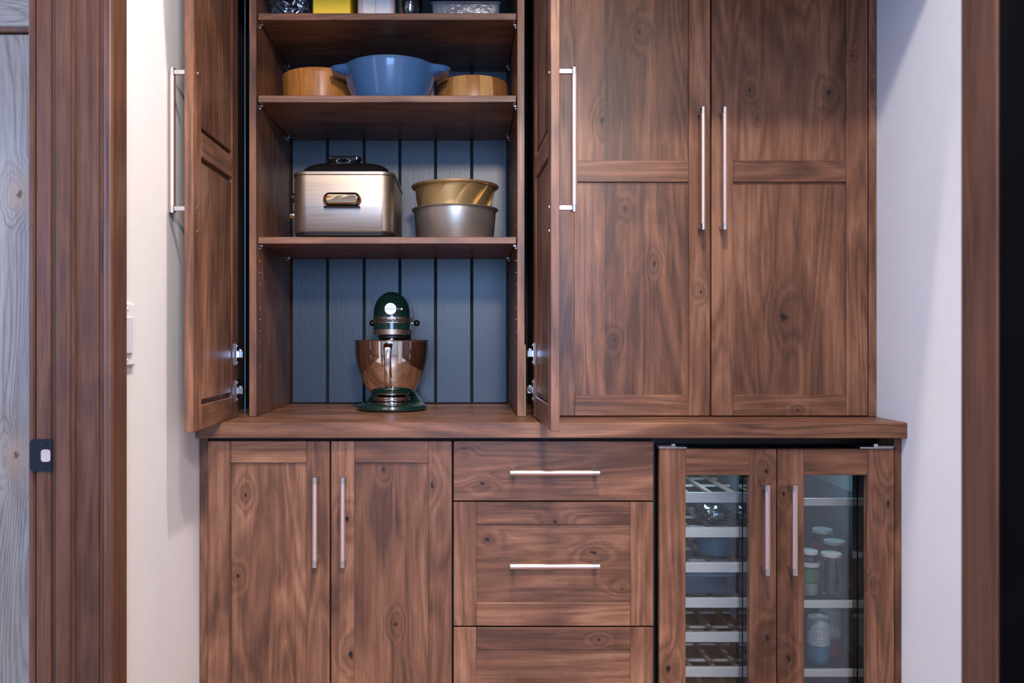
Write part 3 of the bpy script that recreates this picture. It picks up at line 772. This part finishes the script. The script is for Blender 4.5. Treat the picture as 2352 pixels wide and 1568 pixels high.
for k in range(9):
    t = k/8; q = 1-(1-math.cos(t*PI/2))*.62 ; zz = lz0+(ltop-lz0)*math.sin(t*PI/2)
    rg.append(rrect(rcx, rcy, (rhx-.014)*q, (rhy-.02)*q, .05*q, zz, 8))
loft(b, rg); ld = mk('lid', b, M_BLACKGLOSS, RO, None, 60); ld['label'] = 'black domed lid'
hxx = rcx-.012; hyy = rcy-.05
b = bmesh.new(); hzb = ltop-.006; hzt_ = Z(362.5, hyy)
loft(b, [rrect(hxx, hyy, a, c_, .014, zz, 6) for a, c_, zz in ((.066, .06, hzb-.012), (.052, .036, hzb+.003), (.0465, .0295, hzb+.008), (.0465, .0265, hzt_-.012), (.050, .031, hzt_-.010), (.050, .031, hzt_-.004), (.045, .026, hzt_))])
lh = mk('lid_handle', b, M_BLACKGLOSS, ld, None, 45)
b = bmesh.new(); zc = (hzb+hzt_)/2+.001; yy = hyy-.0305
rgs = []
for (q, dy) in ((1.0, .004), (1.0, 0), (.86, 0), (.86, .004)):
    rgs.append([Vector((hxx+.021*q*math.cos(2*PI*k/28), yy+dy, zc-.002+.0062*q*math.sin(2*PI*k/28))) for k in range(28)])
loft(b, rgs, False, False); bmesh.ops.recalc_face_normals(b, faces=b.faces)
mk('reflection_ring', b, plain('grey_reflection_metal', (.16, .16, .17), .35, .6), ld, None, 40)  # grey ring modelled in place of a round reflection on the handle
hcz = Z(459, ry0); b = bmesh.new()
def xz(cx_, cz_, hx_, hz_, r, y): return [Vector((p.x, y, p.y)) for p in rrect(cx_, cz_, hx_, hz_, r, 0, 8)]
hc = rcx
loft(b, [xz(hc, hcz, .0515, .0185, .0175, ry0-.0003), xz(hc, hcz, .0515, .0185, .0175, ry0-.010), xz(hc, hcz+.001, .049, .0165, .0155, ry0-.017), xz(hc, hcz+.001, .042, .0105, .0095, ry0-.022), xz(hc, hcz, .0415, .0100, .009, ry0-.0225)])
bmesh.ops.recalc_face_normals(b, faces=b.faces)
mk('side_handle', b, M_BRASS, RO, None, 35)['label'] = 'polished handle on the end of the roaster'
b = bmesh.new(); bx(b, hc-.0490, hc+.0490, ry0-.019, ry0-.0005, hcz-.0235, hcz-.0188, .0015); mk('handle_lip', b, M_BLACKGLOSS, RO)
for py, r in ((455, .012), (495, .009)):
    zz = Z(py, .10); b = bmesh.new(); xs_ = rcx-rhx
    cyl(b, (xs_-.0002, .10, zz), (xs_-.006, .10, zz), r*1.1, seg=20); cyl(b, (xs_-.006, .10, zz), (xs_-.014, .10, zz), r, r*.85, seg=20)
    mk('control_knob', b, M_BLACKGLOSS if py < 480 else M_CHROME, RO, None, 40)

# ============================================================ CAKE PANS (shelf 3)
px_, py_ = X(1045, .22), .22
S = S3+.0004
zr = Z(483, .22); zg_ = Z(430, .22)
b = lathe(bmesh.new(), [(0, S), (.1085, S), (.1110, S+.003), (.1185, zr-.010), (.1190, zr-.004), (.1245, zr-.003), (.1258, zr-.0005), (.1245, zr+.001), (.1180, zr), (.1165, zr-.01), (.1085, S+.004), (0, S+.002)], 72, (px_, py_, 0))
tag(mk('cake_pan', b, M_GREYPAN, None, None, 40), 'deep round warm grey cake pan under the gold one beside the roaster', 'pan')
b = bmesh.new(); zl = zr-.022
def swirl(a, r, zz):
    t = max(0, min(1, (zz-zl)/(zg_-.006-zl)))
    if zz > zg_-.006 or r < .05: return r, zz
    u = (a*11/(2*PI)) % 1.0
    return r-.0085*u**1.2*math.sin(PI*min(1, .15+t*.85))**.5, zz, t*2*PI/11*.9
pr = [(0, zl), (.05, zl), (.098, zl), (.1035, zl+.004)]
for k in range(1, 12): pr.append((.1035+.0135*k/11, zl+.004+(zg_-.008-zl-.004)*k/11))
pr += [(.1185, zg_-.005), (.1250, zg_-.0045), (.1268, zg_-.001), (.1255, zg_+.0015), (.1180, zg_+.001), (.1150, zg_-.006), (.096, zl+.006), (0, zl+.005)]
lathe(b, pr, 264, (px_, py_, 0), swirl)
tag(mk('cake_pan', b, M_GOLDPAN, None, None, 30), 'gold swirl fluted cake pan stacked inside the grey pan', 'pan')

# ============================================================ BOWLS (shelf 2)
S = S2+.0004
bxx, byy = X(897, .152), .152; zr = Z(124, .022); h = zr-S
def lug(a, r, zz):
    t = (zz-S)/h
    d = min(abs(math.atan2(math.sin(a), math.cos(a))), abs(math.atan2(math.sin(a-PI), math.cos(a-PI))))
    g = math.exp(-(d/.34)**4); e = max(0, min(1, (t-.74)/.13)); e = e*e*(3-2*e)
    return r+(.034*g*e if r > .07 else 0)+(.006*g*min(1, t*2) if r > .07 else 0), zz
pr = [(0, S), (.080, S), (.094, S+.003)]
for k in range(1, 17): t = k/16; pr.append((.0945+.0325*t**.85, S+.003+(h-.005)*t))
pr += [(.1285, zr-.0005), (.1270, zr), (.1235, zr-.001)]
for k in range(8): t = 1-k/7; pr.append((.086+.036*t, S+.008+(h-.012)*t))
pr.append((0, S+.007))
b = lathe(bmesh.new(), pr, 120, (bxx, byy, 0), lug)
tag(mk('mixing_bowl', b, M_BLUEBOWL, None, None, 40), 'blue ceramic mixing bowl with two side lugs between the wooden bowls', 'bowl')
wx, wy = X(735, .30)+.003, .30; zr = Z(153, .185); h = zr-S
pr = [(0, S), (.095, S), (.103, S+.003), (.107, S+h*.15), (.1105, S+h*.4), (.1130, S+h*.65), (.1143, S+h*.9), (.1145, zr-.002), (.1130, zr), (.1105, zr-.001), (.108, S+h*.6), (.098, S+.012), (0, S+.009)]
tag(mk('salad_bowl', lathe(bmesh.new(), pr, 72, (wx, wy, 0)), wood('maple', 'Z'), None, None, 40), 'honey coloured smooth wooden bowl at the left end of the shelf', 'bowl')
wx, wy, r0 = X(1085, .30), .30, .1125; zr = Z(169, .188); h = zr-S
SB = thing('salad_bowl', (wx, wy, S), 'wooden bowl of striped light and dark staves at the right end of the shelf', 'bowl')
b = lathe(bmesh.new(), [(0, S), (r0-.010, S), (r0-.010, S+.012), (0, S+.012)], 36, (wx, wy, 0)); mk('bottom', b, stave_mat(), SB, None, 40)
SM = stave_mat(); n = 17
for k in range(n):
    b = bmesh.new(); a0 = 2*PI*k/n+.1; a1 = a0+2*PI/n-.004
    pr = [(r0-.0095, S), (r0-.003, S), (r0-.001, S+.004), (r0, S+h*.55), (r0-.004, S+h*.88), (r0-.008, zr-.001), (r0-.010, zr), (r0-.014, zr-.001), (r0-.0098, S+h*.5), (r0-.0095, S)]
    lathe(b, pr, 4, (wx, wy, 0), None, a0, a1); mk('stave', b, SM, SB, None, 40)

# ============================================================ TOP SHELF (only their feet show)
S = S1+.0004
bag('plastic_bag', (X(668, .12), .12, S), (.052, .055, .06), 21, M_PLASTICFILM, 'crinkled clear plastic bag left of the yellow box on top shelf', disp=.3, sub=5)
b = bmesh.new(); x0, x1 = X(718, .07), X(805, .07)
bx(b, x0, x1, .07, .24, S, S+.14, .003)
yb = tag(mk('storage_box', b, plain('bright_yellow_card', (.86, .56, .01), .45)), 'bright yellow box on the top shelf', 'box')
b = bmesh.new(); bx(b, x0+.004, x1-.004, .074, .236, S+.1402, S+.146, .002); mk('lid_flap', b, plain('bright_yellow_card', 0), yb)
x0, x1 = X(820, .09), X(906, .09)
pk_ = thing('flour_packet', ((x0+x1)/2, .13, S), 'pale pink paper packet with printed cream label right of yellow box', 'packet')
b = bmesh.new(); loft(b, [rrect((x0+x1)/2, .135, (x1-x0)/2-k, .042-k, .010, S+hh) for k, hh in ((.003, 0), (0, .004), (0, .10), (.01, .13), (.012, .15))])
mk('body', b, plain('pink_paper', (.62, .46, .41), .5, vary=.2, bump=(40, .3, .004)), pk_, None, 40)
b = bmesh.new(); bx(b, X(834, .09), X(861, .09), .0915, .0928, S+.006, S+.09, .0003); mk('label', b, plain('cream_paper', (.78, .71, .63), .5), pk_)
b = bmesh.new(); bx(b, X(864, .09), X(896, .09), .0915, .0928, S+.004, S+.09, .0003); mk('label', b, plain('white_gloss_paper', (.72, .70, .69), .4), pk_)
b = bmesh.new()
cz = S+.019
for k in range(20):
    a = 2*PI*k/20; cyl(b, (X(847, .09)+.0036*math.cos(a), .0916, cz+.0045*math.sin(a)), (X(847, .09)+.0036*math.cos(a), .0912, cz+.0045*math.sin(a)), .0008, seg=6)
bx(b, X(847, .09)-.0006, X(847, .09)+.0006, .0911, .0914, cz-.003, cz+.003, 0)
mk('printed_mark', b, plain('red_print', (.55, .10, .07), .5), pk_)
gx, gy = X(942, .11), .11
gp = [(0, S), (.021, S), (.024, S+.002), (.020, S+.006), (.012, S+.010), (.020, S+.016), (.029, S+.024), (.0335, S+.04), (.035, S+.09), (.0335, S+.09), (.032, S+.042), (.026, S+.026), (0, S+.018)]
tag(mk('glass_goblet', lathe(bmesh.new(), gp, 40, (gx, gy, 0)), M_CLEAR, None, None, 40), 'clear footed glass in the middle of the top shelf', 'glass')
x0, x1 = X(992, .08), X(1148, .08); b = bmesh.new()
loft(b, [rrect((x0+x1)/2, .17, (x1-x0)/2-k, .09-k, .012, S+hh, 4) for k, hh in ((.006, 0), (.002, .003), (0, .05), (-.004, .052), (-.004, .055), (.002, .055), (.006, .006))], True, True)
cr = mk('glass_tray', b, plain('frosted_grey_plastic', (.22, .23, .26), .22, vary=.5, bump=(55, .5, .004), Transmission_Weight=.35), None, None, 35)
tag(cr, 'frosty grey plastic tray at the right end of the top shelf', 'tray')

# ============================================================ LIGHT SWITCH
SW = thing('light_switch', (XL, -.588, 1.137), 'white wall switch plate with large paddle beside the brown door casing', 'switch')
b = bx(bmesh.new(), XL+.0003, XL+.0065, -.628, -.5495, Z(838, -.55), Z(697, -.55), .0025); mk('plate', b, M_WHITE, SW)
b = bx(bmesh.new(), XL+.0066, XL+.0105, -.606, -.570, Z(812, -.57), Z(727, -.57), .002); mk('paddle', b, plain('pale_lavender_plastic', (.60, .61, .68), .35), SW)
for zz in (Z(710, -.57), Z(825, -.57)):
    b = bmesh.new(); cyl(b, (XL+.0064, -.588, zz), (XL+.0075, -.588, zz), .003, .0025, seg=10); mk('screw', b, M_WHITE, SW, None, 40)
